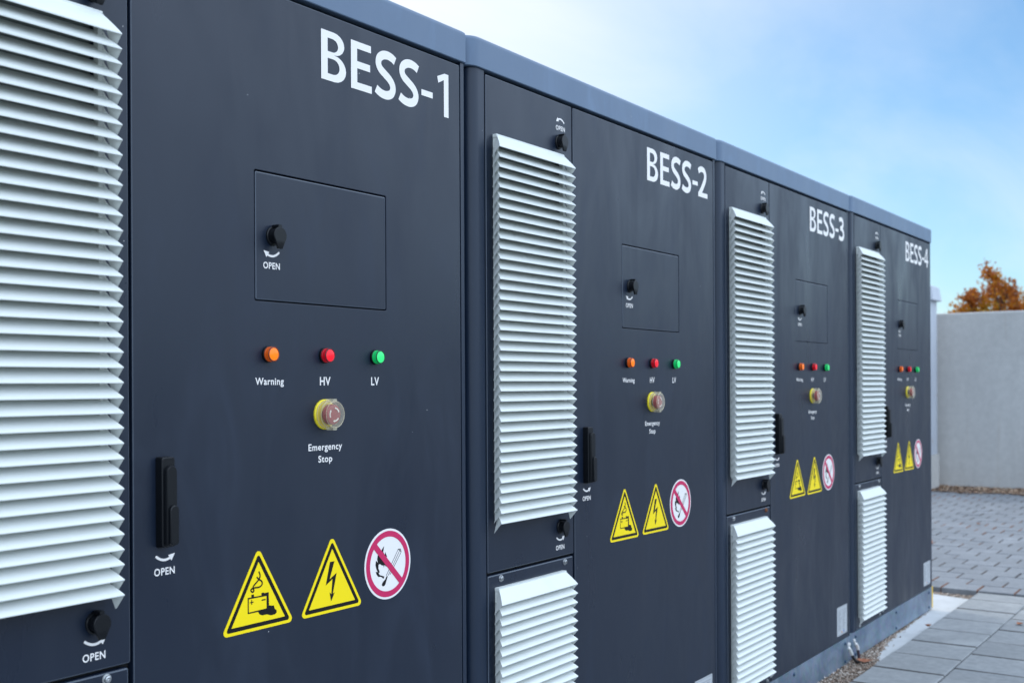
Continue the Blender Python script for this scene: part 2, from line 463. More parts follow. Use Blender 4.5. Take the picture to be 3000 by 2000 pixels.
_n.link(_cr.outputs[0], _n.b.inputs['Base Color'])
def gravel_edge(x):      # how far the gravel banked against the plinths covers the pad
    kn = [(-2, -0.113), (4.10, -0.113), (4.24, -0.098), (4.34, -0.070), (4.55, -0.040), (4.72, -0.018), (5.08, -0.002), (5.44, 0.008)]
    for (a, ya), (b, yb) in zip(kn, kn[1:]):
        if a <= x <= b: return ya + (yb - ya) * (x - a) / (b - a)
    return 0.02
spots = []
for _ in range(9500):
    x = random.uniform(2.2, 5.46) if random.random() < 0.93 else random.uniform(-1.5, 2.2)
    e = gravel_edge(x) + 0.012 * noise.noise(Vector((x * 14, 3.1, 0))) + 0.008 * noise.noise(Vector((x * 40, 7.7, 0)))
    y = random.uniform(-0.113, 0.012)
    if y < e - (0.010 * random.random() ** 3 + (0.03 if random.random() < 0.015 else 0)): continue
    spots.append((x, y, 0.006 + 0.010 * max(0, min(1, (y - e) / 0.06)) * random.random(), random.choice((0.0022, 0.003, 0.0035, 0.0045, 0.006))))
for _ in range(1500):
    y = random.uniform(-0.11, 1.0); xr = 6.02 + max(0, min(1, (y + 0.10) / 0.26)) * 0.08
    spots.append((random.uniform(xr - 0.006, 6.155), y, 0.002, random.choice((0.003, 0.0045, 0.006))))
pebbles('gravel', spots, PEB)
# banked gravel body under the loose stones
top = [(x, gravel_edge(x) + 0.012 * noise.noise(Vector((x * 14, 3.1, 0))) + 0.004) for x in [2.0 + 0.02 * i for i in range(173)]]
mb = MB()
n_ = len(top)
mb.add([(x, y, 0.0045) for x, y in top] + [(x, 0.030, 0.010) for x, y in top], [(i, i + 1, n_ + i + 1, n_ + i) for i in range(n_ - 1)])
mb.build('gravel_bank', GRAVBED)['kind'] = 'structure'

# leaf litter along the foot of the far wall
LITT = mat('litter_leaf', (0.3, 0.15, 0.07), 0.85); _n = N(LITT)
_at = _n.new('ShaderNodeAttribute', attribute_name='tone'); _cr = _n.new('ShaderNodeValToRGB'); _n.link(_at.outputs['Fac'], _cr.inputs[0])
_cr.color_ramp.elements[0].color = (0.17, 0.09, 0.055, 1); _cr.color_ramp.elements[1].color = (0.56, 0.43, 0.31, 1)
e = _cr.color_ramp.elements.new(0.5); e.color = (0.36, 0.23, 0.15, 1)
_n.link(_cr.outputs[0], _n.b.inputs['Base Color'])
def leaf_scatter(name, spots, m):
    vs, fs, tone = [], [], []
    for (x, y, z, s) in spots:
        b = len(vs); a = random.uniform(0, 6.28); ca, sa = math.cos(a), math.sin(a)
        for (px, py, pz) in ((-1, 0, .1), (-.2, .5, .35), (1, 0, .05), (-.1, -.55, .3), (0, 0, -.02)):
            px *= s; py *= s; vs.append((x + px * ca - py * sa, y + px * sa + py * ca, z + pz * s * random.uniform(0, 1.2)))
        fs += [(b, b + 4, b + 1), (b + 1, b + 4, b + 2), (b + 2, b + 4, b + 3), (b + 3, b + 4, b)]
        t = random.random(); tone += [t] * 4
    me = bpy.data.meshes.new(name); me.from_pydata(vs, [], fs); me.materials.append(m)
    at = me.attributes.new('tone', 'FLOAT', 'FACE'); at.data.foreach_set('value', tone)
    o = bpy.data.objects.new(name, me); COL.objects.link(o); o['kind'] = 'stuff'
    return o
sp = []
for _ in range(7000):
    y = random.uniform(-3, 4.5) if random.random() < 0.8 else random.uniform(0.3, 2.4)
    w = 0.78 * random.random() ** 1.1
    w *= 1.0 + 0.35 * noise.noise(Vector((y * 1.7, 0, 0)))
    sp.append((12.84 - w, y, 0.036 + random.uniform(0, 0.015), random.uniform(0.014, 0.032)))
leaf_scatter('leaf_litter', sp, LITT)

# ------------------------------------------------------------------ far wall
CONC = mat('wall_concrete', (0.33, 0.33, 0.32), 0.85); _n = N(CONC)
_a = _n.noise(_n.pos((1, 1.0, 0.25)), 2.2, 5, 0.6, 0.4); _b = _n.noise(_n.pos(), 14, 5, 0.65); _d = _n.noise(_n.pos((1, 3.0, 0.18)), 2.6, 3, 0.5)
_c = _n.mix(_n.rng(_a, 0.3, 0.7, 0, 1), (0.47, 0.46, 0.445), (0.57, 0.56, 0.54))
_c = _n.mix(_n.rng(_b, 0.35, 0.75, 0, 0.35), _c, (0.31, 0.305, 0.295))
_c = _n.mix(_n.rng(_d, 0.58, 0.72, 0, 0.35, True), _c, (0.40, 0.33, 0.27))
_n.link(_c, _n.b.inputs['Base Color']); _n.bump(_b, 0.3, 0.004)
wall = empty('concrete_wall', (12.95, 0, 0), 'tall smooth grey concrete boundary wall behind the cabinet row', 'wall')
mb = MB()
ys = [-15.0, -10.2, -5.4, -0.6, 4.2, 9.0, 13.8]
for a, b in zip(ys, ys[1:]):
    def L(d, z): return [(-0.10 + d, a + 0.004 + d, z), (0.10 - d, a + 0.004 + d, z), (0.10 - d, b - 0.004 - d, z), (-0.10 + d, b - 0.004 - d, z)]
    mb.loft([L(0, -0.3), L(0, 2.012), L(0.012, 2.024)], False, True)
mb.build('wall', CONC, wall)

# ------------------------------------------------------------------ pale utility cabinet by the wall
PALE = noisemat('pale_paint', (0.40, 0.43, 0.49), (0.50, 0.53, 0.58), 3, 0.55, extra=(6, 0.66, 0.75, (0.34, 0.25, 0.20)), stretch=(1, 1, 0.3))
util = empty('utility_cabinet', (12.45, 2.64, 0), 'pale grey utility cabinet with overhanging hood behind the row end', 'cabinet')
mb = MB(); mb.loft([[(p[0], p[1], z) for p in rrect(-0.15, 0.15, -0.975, 0.975, 0.015)] for z in (0.425, 2.16)]); mb.build('cabinet_body', PALE, util, 35)
mb = MB()
mb.loft([[(p[0], p[1], z) for p in rrect(-0.20 + d, 0.20 - d, -1.02 + d, 1.02 - d, 0.02)] for z, d in ((2.145, 0.0), (2.155, 0.0), (2.295, 0.022), (2.312, 0.045), (2.315, 0.10))])
mb.build('hood', PALE, util)
mb = MB()
for y0, y1 in ((-0.965, -0.90), (-0.88, -0.02), (0.02, 0.88)):
    plate(mb, y0, y1, 0.44, 2.13, -0.165, -0.150, 0.004, 0.006)
d = mb.build('cabinet_door', PALE, util); d.data.transform(Matrix(((0, 1, 0, 0), (1, 0, 0, 0), (0, 0, 1, 0), (0, 0, 0, 1))))
mb = MB(); mb.box(-0.17, 0.17, -0.985, 0.985, 0.0, 0.423); mb.build('concrete_base', CONC, util)

# ------------------------------------------------------------------ battery cabinets
W = 1.4
Z0 = 0.075                 # local heights below were measured from 75 mm above the pad
def zz(v): return v + Z0

def text_mesh(body, bold=0.020):
    cu = bpy.data.curves.new('caption', 'FONT'); cu.body = body; cu.size = 1; cu.offset = bold; cu.resolution_u = 4
    cu.align_x = 'CENTER'; cu.space_character = 1.10
    o = bpy.data.objects.new('caption', cu); COL.objects.link(o)
    dg = bpy.context.evaluated_depsgraph_get(); dg.update()
    me = o.evaluated_get(dg).to_mesh()
    vs = [(v.co.x, v.co.y) for v in me.vertices]; fs = [tuple(p.vertices) for p in me.polygons]
    o.evaluated_get(dg).to_mesh_clear()
    bpy.data.objects.remove(o); bpy.data.curves.remove(cu)
    return vs, fs
_tc = {}
def add_text(mb, body, x0, x1, zb, cap, y, mi=0, ref='E'):
    """lettering from x0 to x1, baseline zb, capital height cap"""
    if body not in _tc: _tc[body] = text_mesh(body)
    if ref not in _tc: _tc[ref] = text_mesh(ref)
    vs, fs = _tc[body]; hv = [v[1] for v in _tc[ref][0]]; H = max(hv)
    ax, bx = min(v[0] for v in vs), max(v[0] for v in vs)
    k = (x1 - x0) / (bx - ax); kz = cap / H
    mb.add([(x0 + (v[0] - ax) * k, y, zb + v[1] * kz) for v in vs], fs, mi)

YS = -0.0007               # face of vinyl stuck on the doors
def big_digits(mb, d):
    zb, zt = zz(1.7545), zz(1.8525); H = zt - zb; Y = YS
    def T(x, z, x0, w): return (x0 + x * w, zb + z * H)
    sh = (0, 0, -0.0195, -0.0148, -0.0201)[d]
    # B
    x0, w = 0.9228 + sh, 0.0714; sw = 0.0185
    def bowl(z0, z1, xr, r, k=10):
        cx = xr - r; cz = (z0 + z1) / 2; h = (z1 - z0) / 2
        return [(cx + r * math.cos(R(-90 + 180 * i / k)), cz + h * math.sin(R(-90 + 180 * i / k))) for i in range(k + 1)]
    outer = [(x0, zb)] + bowl(zb, zb + 0.053, x0 + 0.0715, 0.034) + bowl(zb + 0.053, zt, x0 + 0.0665, 0.030) + [(x0, zt)]
    h1 = [(x0 + sw, zb + 0.014)] + bowl(zb + 0.014, zb + 0.0445, x0 + 0.0525, 0.018) + [(x0 + sw, zb + 0.0445)]
    h2 = [(x0 + sw, zb + 0.058)] + bowl(zb + 0.058, zt - 0.0135, x0 + 0.0485, 0.016) + [(x0 + sw, zt - 0.0135)]
    mb.poly(outer, Y, [h1, h2])
    # E
    x0, w = 1.0090 + sh, 0.0632
    mb.poly([(x0, zb), (x0 + w, zb), (x0 + w, zb + .0148), (x0 + .0187, zb + .0148), (x0 + .0187, zb + .0435), (x0 + w - .005, zb + .0435), (x0 + w - .005, zb + .058),
             (x0 + .0187, zb + .058), (x0 + .0187, zt - .0145), (x0 + w - .002, zt - .0145), (x0 + w - .002, zt), (x0, zt)], Y)
    # S S
    S = [(.97, .865), (.80, .915), (.58, .935), (.36, .905), (.19, .82), (.155, .70), (.25, .60), (.46, .52), (.68, .44), (.82, .35), (.86, .24), (.77, .13), (.57, .075), (.36, .075), (.18, .105), (.03, .155)]
    for x0, w in ((1.0835 + sh, 0.0655), (1.1600 + sh, 0.0660)):
        add_stroke(mb, [T(a, b, x0, w) for a, b in S], 0.0178, Y)
    # -
    mb.poly([(1.2361 + sh, zz(1.7870)), (1.2759 + sh, zz(1.7870)), (1.2759 + sh, zz(1.8000)), (1.2361 + sh, zz(1.8000))], Y)
    if d == 1:
        mb.poly([(1.3165, zb), (1.3335, zb), (1.3335, zt - .0005), (1.3190, zt - .0005), (1.2927, zb + .0865), (1.2962, zb + .0725), (1.3165, zb + .0825)], Y)
    elif d == 2:
        x0, w = 1.2595, 0.0705
        add_stroke(mb, [T(a, b, x0, w) for a, b in ((.03, .83), (.20, .90), (.42, .93), (.66, .885), (.775, .75), (.72, .58), (.52, .38), (.30, .20), (.12, .07))], 0.0180, Y)
        mb.poly([(x0, zb), (x0 + w, zb), (x0 + w, zb + .0150), (x0, zb + .0150)], Y - 0.00012)
    elif d == 3:
        x0, w = 1.2660, 0.0715
        add_stroke(mb, [T(a, b, x0, w) for a, b in ((.06, .86), (.22, .915), (.45, .935), (.68, .88), (.76, .75), (.66, .62), (.46, .555), (.26, .54))], 0.0175, Y)
        add_stroke(mb, [T(a, b, x0, w) for a, b in ((.26, .53), (.55, .51), (.80, .41), (.86, .26), (.74, .125), (.50, .075), (.26, .085), (.03, .135))], 0.0175, Y - 0.00012)
    else:
        x0, w = 1.2620, 0.0800
        mb.poly([(x0 + .046, zb), (x0 + .063, zb), (x0 + .063, zb + .0225), (x0 + .078, zb + .0225), (x0 + .078, zb + .0365), (x0 + .063, zb + .0365), (x0 + .063, zt), (x0 + .044, zt), (x0, zb + .0365), (x0, zb + .0225), (x0 + .046, zb + .0225)], Y,
                [[(x0 + .017, zb + .0365), (x0 + .046, zb + .0365), (x0 + .046, zb + .0800)]])

def arrow(mb, x0, z0, x1, z1, bulge, head_at_end=True, y=YS, w=0.0042):
    """curved arrow from (x0,z0) to (x1,z1); bulge = rise of its middle"""
    pts = [(x0 + (x1 - x0) * t, z0 + (z1 - z0) * t + bulge * 4 * t * (1 - t)) for t in [i / 8 for i in range(9)]]
    if not head_at_end: pts = pts[::-1]
    body = pts[:7]; add_stroke(mb, body, w, y, n=2)
    tip = Vector(pts[-1]); b = Vector(pts[6]); t = (tip - b).normalized(); n = Vector((-t.y, t.x))
    tip = b + t * 0.0125; b = b - t * 0.0005
    mb.poly([tuple(tip), tuple(b + n * 0.0062), tuple(b - n * 0.0062)], y - 0.0001)

def open_mark(name, parent, tx0, tx1, tz, arr):
    mb = MB(); add_text(mb, 'OPEN', tx0, tx1, zz(tz), 0.0119, YS); arrow(mb, *arr)
    return mb.build(name, WHITE, parent, recalc=False)

def lock(parent, x, z):
    """round cam lock under a hinged teardrop dust cover"""
    mb = MB()
    mb.lathe(x, z, [(0.0178, 0.0), (0.0178, -0.003), (0.0165, -0.0045), (0.0140, -0.0045), (0.0138, -0.016)], 26)
    o = mb.build('lock', BLACK, parent, 35)
    mb = MB()
    def tear(s, y):
        pts = []
        for i in range(19):
            a = R(215 - 250 * i / 18); pts.append((x + 0.0160 * s * math.cos(a), y, z + 0.0160 * s * math.sin(a)))
        pts += [(x + 0.0052 * s, y, z - 0.0245 * s), (x - 0.0052 * s, y, z - 0.0245 * s)]
        return pts
    mb.loft([tear(1, -0.0165), tear(1.0, -0.0200), tear(0.93, -0.0212)])
    mb.box(x - 0.0042, x + 0.0042, -0.0195, -0.002, z + 0.0155, z + 0.0205)
    for r_ in range(3):
        for q in range(5 - r_):
            mb.lathe(x + (q - (4 - r_) / 2) * 0.0027, z - 0.0125 - r_ * 0.003, [(0.0006, -0.0205), (0.0004, -0.0218)], 6)
    mb.build('lock_cover', BLACK, o, 35)
    return o

def bolt(parent, x, z, m, y=0.0, s=1.0):
    mb = MB()
    mb.lathe(x, z, [(0.0085 * s, y), (0.0085 * s, y - 0.0012 * s), (0.0062 * s, y - 0.0016 * s), (0.0062 * s, y - 0.0030 * s), (0.0055 * s, y - 0.0052 * s), (0.0040 * s, y - 0.0060 * s), (0.0030 * s, y - 0.0060 * s)], 18, cap1=False)
    mb.lathe(x, z, [(0.0030 * s, y - 0.0060 * s), (0.0028 * s, y - 0.0030 * s)], 6, cap0=False)
    return mb.build('bolt', m, parent, 35)

def louvre(parent, x0, x1, zf, z_first, z_last, n):
    """stack of mitred weather blades; xf.. = flange line, tips hang lower and further out"""
    mb = MB(); pitch = (z_first - z_last) / (n - 1); D = 0.0340; IN = 0.0215; K = 8; YB = -0.0125
    mb.loft([[(p[0], y, p[1]) for p in rrect(x0 + 0.010, x1 - 0.010, z_last - 0.002, zf - 0.004, 0.003)] for y in (0.0138, 0.0130)], mi=1)
    for i in range(n):
        zt = z_first - pitch * i; rise = (zf - z_first) if i == 0 else 0.0300
        yb = -0.0105 if i == 0 else 0.0035
        prof = []
        for k in range(K):
            t = k / (K - 1); out_ = 1 - (1 - t) ** 1.5
            prof.append((IN * (1 - t), yb - (D + yb) * (0.62 * t + 0.38 * out_), zt + rise * (1 - t)))
        front = [[(x0 + a, y, z), (x1 - a, y, z)] for a, y, z in prof]
        # front blade, then a rolled drip edge turned in behind the tip
        vs = [p for r_ in front for p in r_]; fs = [(2 * k, 2 * k + 1, 2 * k + 3, 2 * k + 2) for k in range(K - 1)]
        b = len(vs)
        vs += [(x0 + 0.0003, -D + 0.0002, zt - 0.0016), (x1 - 0.0003, -D + 0.0002, zt - 0.0016), (x0 + 0.0015, -D + 0.0022, zt - 0.0014), (x1 - 0.0015, -D + 0.0022, zt - 0.0014)]
        fs += [(b - 2, b - 1, b + 1, b), (b, b + 1, b + 3, b + 2)]
        # inner face of the blade
        c = len(vs)
        vs += [p for r_ in [[(x0 + a + 0.0015, y + 0.0022, z - 0.0010), (x1 - a - 0.0015, y + 0.0022, z - 0.0010)] for a, y, z in prof] for p in r_]
        fs += [(c + 2 * k, c + 2 * k + 2, c + 2 * k + 3, c + 2 * k + 1) for k in range(K - 1)]
        mb.add(vs, fs)
        # mitred cheeks
        for sgn, X in ((1, x0), (-1, x1)):
            vs = []; low = zt - 0.0250
            for k, (a, y, z) in enumerate(prof):
                t = k / (K - 1)
                vs += [(X + sgn * a, min(y, YB), z), (X + sgn * (IN * (1 - t)), YB + 0.0003, zt + rise + (low - zt - rise) * t)]
            fs = [(2 * k, 2 * k + 1, 2 * k + 3, 2 * k + 2) for k in range(K - 1)]
            mb.add(vs, fs)
            vs2 = [(v[0] + sgn * 0.0013, v[1] + 0.0006, v[2]) for v in vs]
            mb.add(vs2, [f[::-1] for f in fs])
    # shallow mounting frame between the door and the blades
    for sgn, X in ((1, x0), (-1, x1)):
        a_, b_ = sorted((X + sgn * 0.0205, X + sgn * 0.0285))
        mb.box(a_, b_, YB + 0.0008, 0.0, z_last + 0.0060, zf - 0.0065)
    mb.loft([[(p[0], y, p[1]) for p in rrect(x0 + IN - 0.002, x1 - IN + 0.002, zf - 0.006, zf + 0.0030, 0.001)] for y in (0.0, -0.0112)])
    mb.box(x0 + 0.0287, x1 - 0.0287, YB + 0.0012, 0.0, z_last + 0.0020, z_last + 0.0075)
    return mb.build('louvre', [LOUV, FILT], parent, 28, recalc=False)

PIC = {
'BOLT': [(0.9406, 0.8026), (0.9534, 0.8027), (0.9393, 0.7686), (0.9595, 0.7789), (0.9483, 0.7386), (0.954, 0.7414), (0.9431, 0.7242), (0.9391, 0.743), (0.944, 0.7385), (0.9475, 0.7681), (0.9283, 0.7578)],
'BATT': [(0.7251, 0.7655), (0.734, 0.7653), (0.734, 0.7699), (0.7403, 0.77), (0.7403, 0.7653), (0.7586, 0.7649), (0.7587, 0.7697), (0.7653, 0.7696), (0.7653, 0.7681), (0.7766, 0.7686), (0.7773, 0.7439), (0.7832, 0.7423), (0.79, 0.7415), (0.7913, 0.7359), (0.7963, 0.7317), (0.7968, 0.7276), (0.7926, 0.7246), (0.7819, 0.7244), (0.7722, 0.728), (0.7606, 0.728), (0.754, 0.7308), (0.75, 0.7363), (0.7251, 0.7361)],
'BATTH': [(0.7276, 0.7628), (0.7711, 0.7621), (0.7714, 0.7392), (0.7277, 0.7386)],
'PLUS1': [(0.73, 0.757), (0.7394, 0.7568), (0.7394, 0.755), (0.73, 0.7552)],
'PLUS2': [(0.7337, 0.7606), (0.7357, 0.7606), (0.7358, 0.7517), (0.7337, 0.7517)],
'MINUS': [(0.7592, 0.7573), (0.7691, 0.7574), (0.7691, 0.7549), (0.7592, 0.755)],
'SM1': [(0.7523, 0.8101), (0.7553, 0.8038), (0.7544, 0.7977), (0.7484, 0.7919), (0.7402, 0.7859), (0.7378, 0.7816), (0.7402, 0.777), (0.7377, 0.7744), (0.734, 0.776), (0.733, 0.7791), (0.7362, 0.781), (0.7433, 0.7815), (0.7521, 0.7811), (0.7583, 0.7832), (0.7606, 0.7868), (0.7592, 0.7913), (0.7531, 0.7954), (0.7471, 0.8004)],
'FLAME': [(1.1039, 0.8146), (1.0964, 0.808), (1.094, 0.8026), (1.0832, 0.7972), (1.0814, 0.7887), (1.0842, 0.7817), (1.078, 0.7872), (1.076, 0.7781), (1.079, 0.7693), (1.0829, 0.7624), (1.0767, 0.7646), (1.0795, 0.758), (1.0851, 0.7524), (1.0937, 0.7515), (1.1014, 0.7461), (1.104, 0.7504), (1.0974, 0.7532), (1.0897, 0.7555), (1.0858, 0.7605), (1.0898, 0.7618), (1.0853, 0.77), (1.0859, 0.7774), (1.0904, 0.7786), (1.0967, 0.7744), (1.101, 0.7746), (1.1027, 0.7695), (1.1053, 0.7748), (1.1099, 0.77), (1.1128, 0.7757), (1.1088, 0.786), (1.1129, 0.7912), (1.1069, 0.8018), (1.106, 0.7958), (1.1009, 0.8021)],
'MATCH': [(1.0958, 0.735), (1.0993, 0.7398), (1.1068, 0.7443), (1.1126, 0.7515), (1.1149, 0.7496), (1.1091, 0.7378), (1.1067, 0.733), (1.1021, 0.7303), (1.0969, 0.7318)],
'STK': [[(1.1493, 0.8022), (1.1103, 0.7518)], [(1.1547, 0.7996), (1.1161, 0.751)], [(1.1591, 0.7953), (1.1219, 0.752)], [(1.1487, 0.8021), (1.1574, 0.802)], [(1.1574, 0.802), (1.1591, 0.7953)], [(1.1591, 0.7953), (1.1547, 0.7996)], [(1.1547, 0.7996), (1.1487, 0.8021)]],
}
def up(pts): return [(a, zz(b)) for a, b in pts]
def rtri(cx, zb, w, h, ins, r, n=6):
    """triangle with rounded corners; ins = inset from the outer edge"""
    A, B, C = (cx - w / 2, zb), (cx + w / 2, zb), (cx, zb + h); k = w / 2; L = math.hypot(k, h)
    inr = (w * h) / (w + 2 * L); cz = zb + inr; s = (inr - ins - r) / inr
    P = [Vector((cx + (p[0] - cx) * s, cz + (p[1] - cz) * s)) for p in (A, B, C)]; pts = []
    sl = math.degrees(math.atan2(h, k))
    for p, a0, a1 in ((P[0], 90 + (90 - (90 - sl)) , 270), (P[1], 270, 450 - sl), (P[2], 90 - sl, 90 + sl)):
        pass
    for p, a0, a1 in ((P[0], 90 + (90 - (90 - sl)) if False else 180 - (sl - 90 + 0) if False else 90 + sl, 270), (P[1], -90, 90 - sl), (P[2], 90 - sl, 90 + sl)):
        for i in range(n + 1):
            a = R(a0 + (a1 - a0) * i / n); pts.append((p.x + r * math.cos(a), p.y + r * math.sin(a)))
    return pts

def warning_triangle(parent, cx, which):
    zb = zz(0.7030); w, h = 0.1790, 0.1515
    outer = rtri(cx, zb, w, h, 0, 0.0075)
    mb = MB(); mb.loft([[(p[0], y, p[1]) for p in outer] for y in (-0.0001, -0.0007)])
    o = mb.build('warning_sign', YELLOW, parent)
    mb = MB(); mb.poly(rtri(cx, zb, w, h, 0.0058, 0.0040), -0.0009, [rtri(cx, zb, w, h, 0.0135, 0.0006)])
    mb.build('border', SBLACK, o, recalc=False)
    mb = MB(); Y = -0.0009
    if which == 'bolt':
        mb.poly(up(PIC['BOLT']), Y)
    else:
        mb.poly(up(PIC['BATT']), Y, [up(PIC['BATTH'])])
        mb.poly(up(PIC['PLUS1']), Y); mb.poly(up(PIC['PLUS2']), Y - 0.0001); mb.poly(up(PIC['MINUS']), Y)
        add_stroke(mb, up(PIC['SM1']), 0.0030, Y - 0.0001)
    mb.build('pictogram', SBLACK, o, recalc=False)
    o['label'] = 'yellow triangle with a leaking battery pictogram' if which != 'bolt' else 'yellow triangle with a lightning bolt pictogram'
    return o
def circ(cx, cz, r, n=56): return [(cx + r * math.cos(2 * math.pi * i / n), cz + r * math.sin(2 * math.pi * i / n)) for i in range(n)]
def no_fire(parent, cx, cz):
    mb = MB(); mb.loft([[(p[0], y, p[1]) for p in circ(cx, cz, 0.0739)] for y in (-0.0001, -0.0007)])
    o = mb.build('prohibition_sign', WHITE, parent); o['label'] = 'round white sign with a crimson ring and barred flame'
    mb = MB(); Y = -0.0009
    mb.poly(up(PIC['FLAME']), Y); mb.poly(up(PIC['MATCH']), Y - 0.0001)
    for s in PIC['STK']: add_stroke(mb, up(s), 0.0013, Y - 0.0001, smooth=False)
    mb.build('pictogram', SBLACK, o, recalc=False)
    mb = MB(); mb.poly(circ(cx, cz, 0.0693), -0.0011, [circ(cx, cz, 0.0572)])
    b = 0.0067; a = R(135); q = 0.0580
    d = Vector((math.cos(a), math.sin(a))); n = Vector((-d.y, d.x))
    mb.poly([tuple(Vector((cx, cz)) + d * q * s + n * b * t) for s, t in ((1, 1), (1, -1), (-1, -1), (-1, 1))], -0.0012)
    mb.build('ring', CRIM, o, recalc=False)
    return o

def indicator(parent, x, z, colour, text, tx0, tx1, tz, cap):
    mb = MB(); mb.lathe(x, z, [(0.0152, 0.0), (0.0152, -0.0050), (0.0146, -0.0058), (0.012, -0.0058)], 30)
    o = mb.build('indicator_light', BLACK, parent, 35); o['label'] = colour + ' indicator light'
    mb = MB()
    mb.lathe(x, z, [(0.0140, -0.0056), (0.0140, -0.0085), (0.0133, -0.0090), (0.0140, -0.0095), (0.0140, -0.0160)], 32, mi=1, cap0=False, cap1=False)
    mb.lathe(x, z, [(0.0140, -0.0160), (0.0139, -0.0168), (0.0132, -0.0174), (0.0121, -0.0174), (0.0116, -0.0166)], 32, mi=2, cap0=False, cap1=False)
    mb.lathe(x, z, [(0.0116, -0.0166), (0.0085, -0.0171), (0.004, -0.0174)], 32, mi=0, cap0=False)
    mb.build('lens', list(LENS[colour]), o, 40)
    mb = MB(); add_text(mb, text, tx0, tx1, zz(tz), cap, YS); mb.build('caption', WHITE, o, recalc=False)
    return o

def estop(parent, x, z):
    mb = MB(); mb.lathe(x, z, [(0.0298, 0.0), (0.0298, -0.0030), (0.0285, -0.0042), (0.0225, -0.0042)], 22)
    o = mb.build('emergency_stop', YPLAST, parent, 35)
    mb = MB()
    mb.lathe(x, z, [(0.0118, -0.004), (0.0112, -0.0125)], 26, mi=1)
    mb.lathe(x, z, [(0.0170, -0.0125), (0.0202, -0.0138), (0.0202, -0.0225), (0.0190, -0.0252), (0.0145, -0.0268), (0.0106, -0.0271), (0.0102, -0.0266)], 32)
    b = mb.build('push_button', [MAROON, BLACK], o, 40)
    mb = MB()
    for a0, a1 in ((20, 85), (140, 205), (255, 325)):
        pts = [(x + 0.0128 * math.cos(R(a0 + (a1 - a0) * i / 6)), z + 0.0128 * math.sin(R(a0 + (a1 - a0) * i / 6))) for i in range(7)]
        add_stroke(mb, pts[1:], 0.0028, -0.0277, n=2)
        t = (Vector(pts[1]) - Vector(pts[2])).normalized(); n = Vector((-t.y, t.x)); q = Vector(pts[1])
        mb.poly([tuple(q + t * 0.0036), tuple(q + n * 0.0024), tuple(q - n * 0.0024)], -0.02775)
    mb.build('arrow_print', WHITE, b, recalc=False)
    mb = MB()   # clear protective shroud: hinged ring and lid with clips above and below
    mb.lathe(x, z, [(0.0268, -0.0046), (0.0268, -0.0085), (0.0246, -0.0095), (0.0242, -0.0150), (0.0256, -0.0160), (0.0256, -0.0290), (0.0246, -0.0306), (0.0200, -0.0311)], 36, cap0=False)
    for r_, y_ in ((0.0258, -0.0296), (0.0258, -0.0160), (0.0268, -0.0062)):
        mb.lathe(x, z, [(r_ - .0010, y_), (r_, y_ + .0009), (r_ + .0006, y_), (r_, y_ - .0009), (r_ - .0010, y_)], 36, cap0=False, cap1=False, mi=1)
    for sg in (1, -1):
        mb.loft([[(x + a, y, z + sg * h) for a, h in ((-0.0065, 0.0245), (0.0065, 0.0245), (0.0050, 0.0305), (-0.0050, 0.0305))] for y in (-0.0105, -0.0285)], mi=1)
    mb.build('clear_guard', [GUARD, GRIM], o, 35)
    mb = MB(); add_text(mb, 'Emergency', 0.8825, 0.9771, zz(1.0246), 0.0130, YS); add_text(mb, 'Stop', 0.9095, 0.9486, zz(1.0010), 0.0128, YS)
    mb.build('caption', WHITE, o, recalc=False)
    return o

def handle(parent):
    x0, x1, z0, z1 = 0.5235, 0.5515, zz(0.8810), zz(1.0330)
    mb = MB(); mb.loft([[(p[0], y, p[1]) for p in rrect(x0 + d, x1 - d, z0 + d, z1 - d, 0.004)] for y, d in ((0.0, 0.0), (-0.0150, 0.0008), (-0.0165, 0.0022))])
    o = mb.build('door_handle', BLACK, parent, 35)
    def pill(a, b, c, d, n=7):
        r = (b - a) / 2; m = (a + b) / 2
        return [(m + r * math.cos(R(180 * i / n)), d - r + r * math.sin(R(180 * i / n))) for i in range(n + 1)] + [(m - r * math.cos(R(180 * i / n)), c + r * 0.6 - r * 0.6 * math.sin(R(180 * i / n))) for i in range(n + 1)]
    mb = MB(); mb.loft([[(p[0], y, p[1]) for p in pill(0.5275 + d, 0.5500 - d, zz(0.8830) + d, zz(1.0190) - d)] for y, d in ((-0.0160, 0.0), (-0.0225, 0.0006), (-0.0245, 0.0022))])
    mb.build('grip', BLACK, o, 35)
    mb = MB(); mb.loft([[(p[0], y, p[1]) for p in pill(0.5300 + d, 0.5485 - d, zz(0.8850) + d, zz(0.9530) - d)] for y, d in ((-0.0240, 0.0), (-0.0290, 0.0005), (-0.0305, 0.002))])
    mb.lathe(0.5392, zz(0.8925), [(0.0016, -0.0306), (0.0014, -0.0309)], 10)
    mb.build('release_button', BLACK, o, 35)
    return o

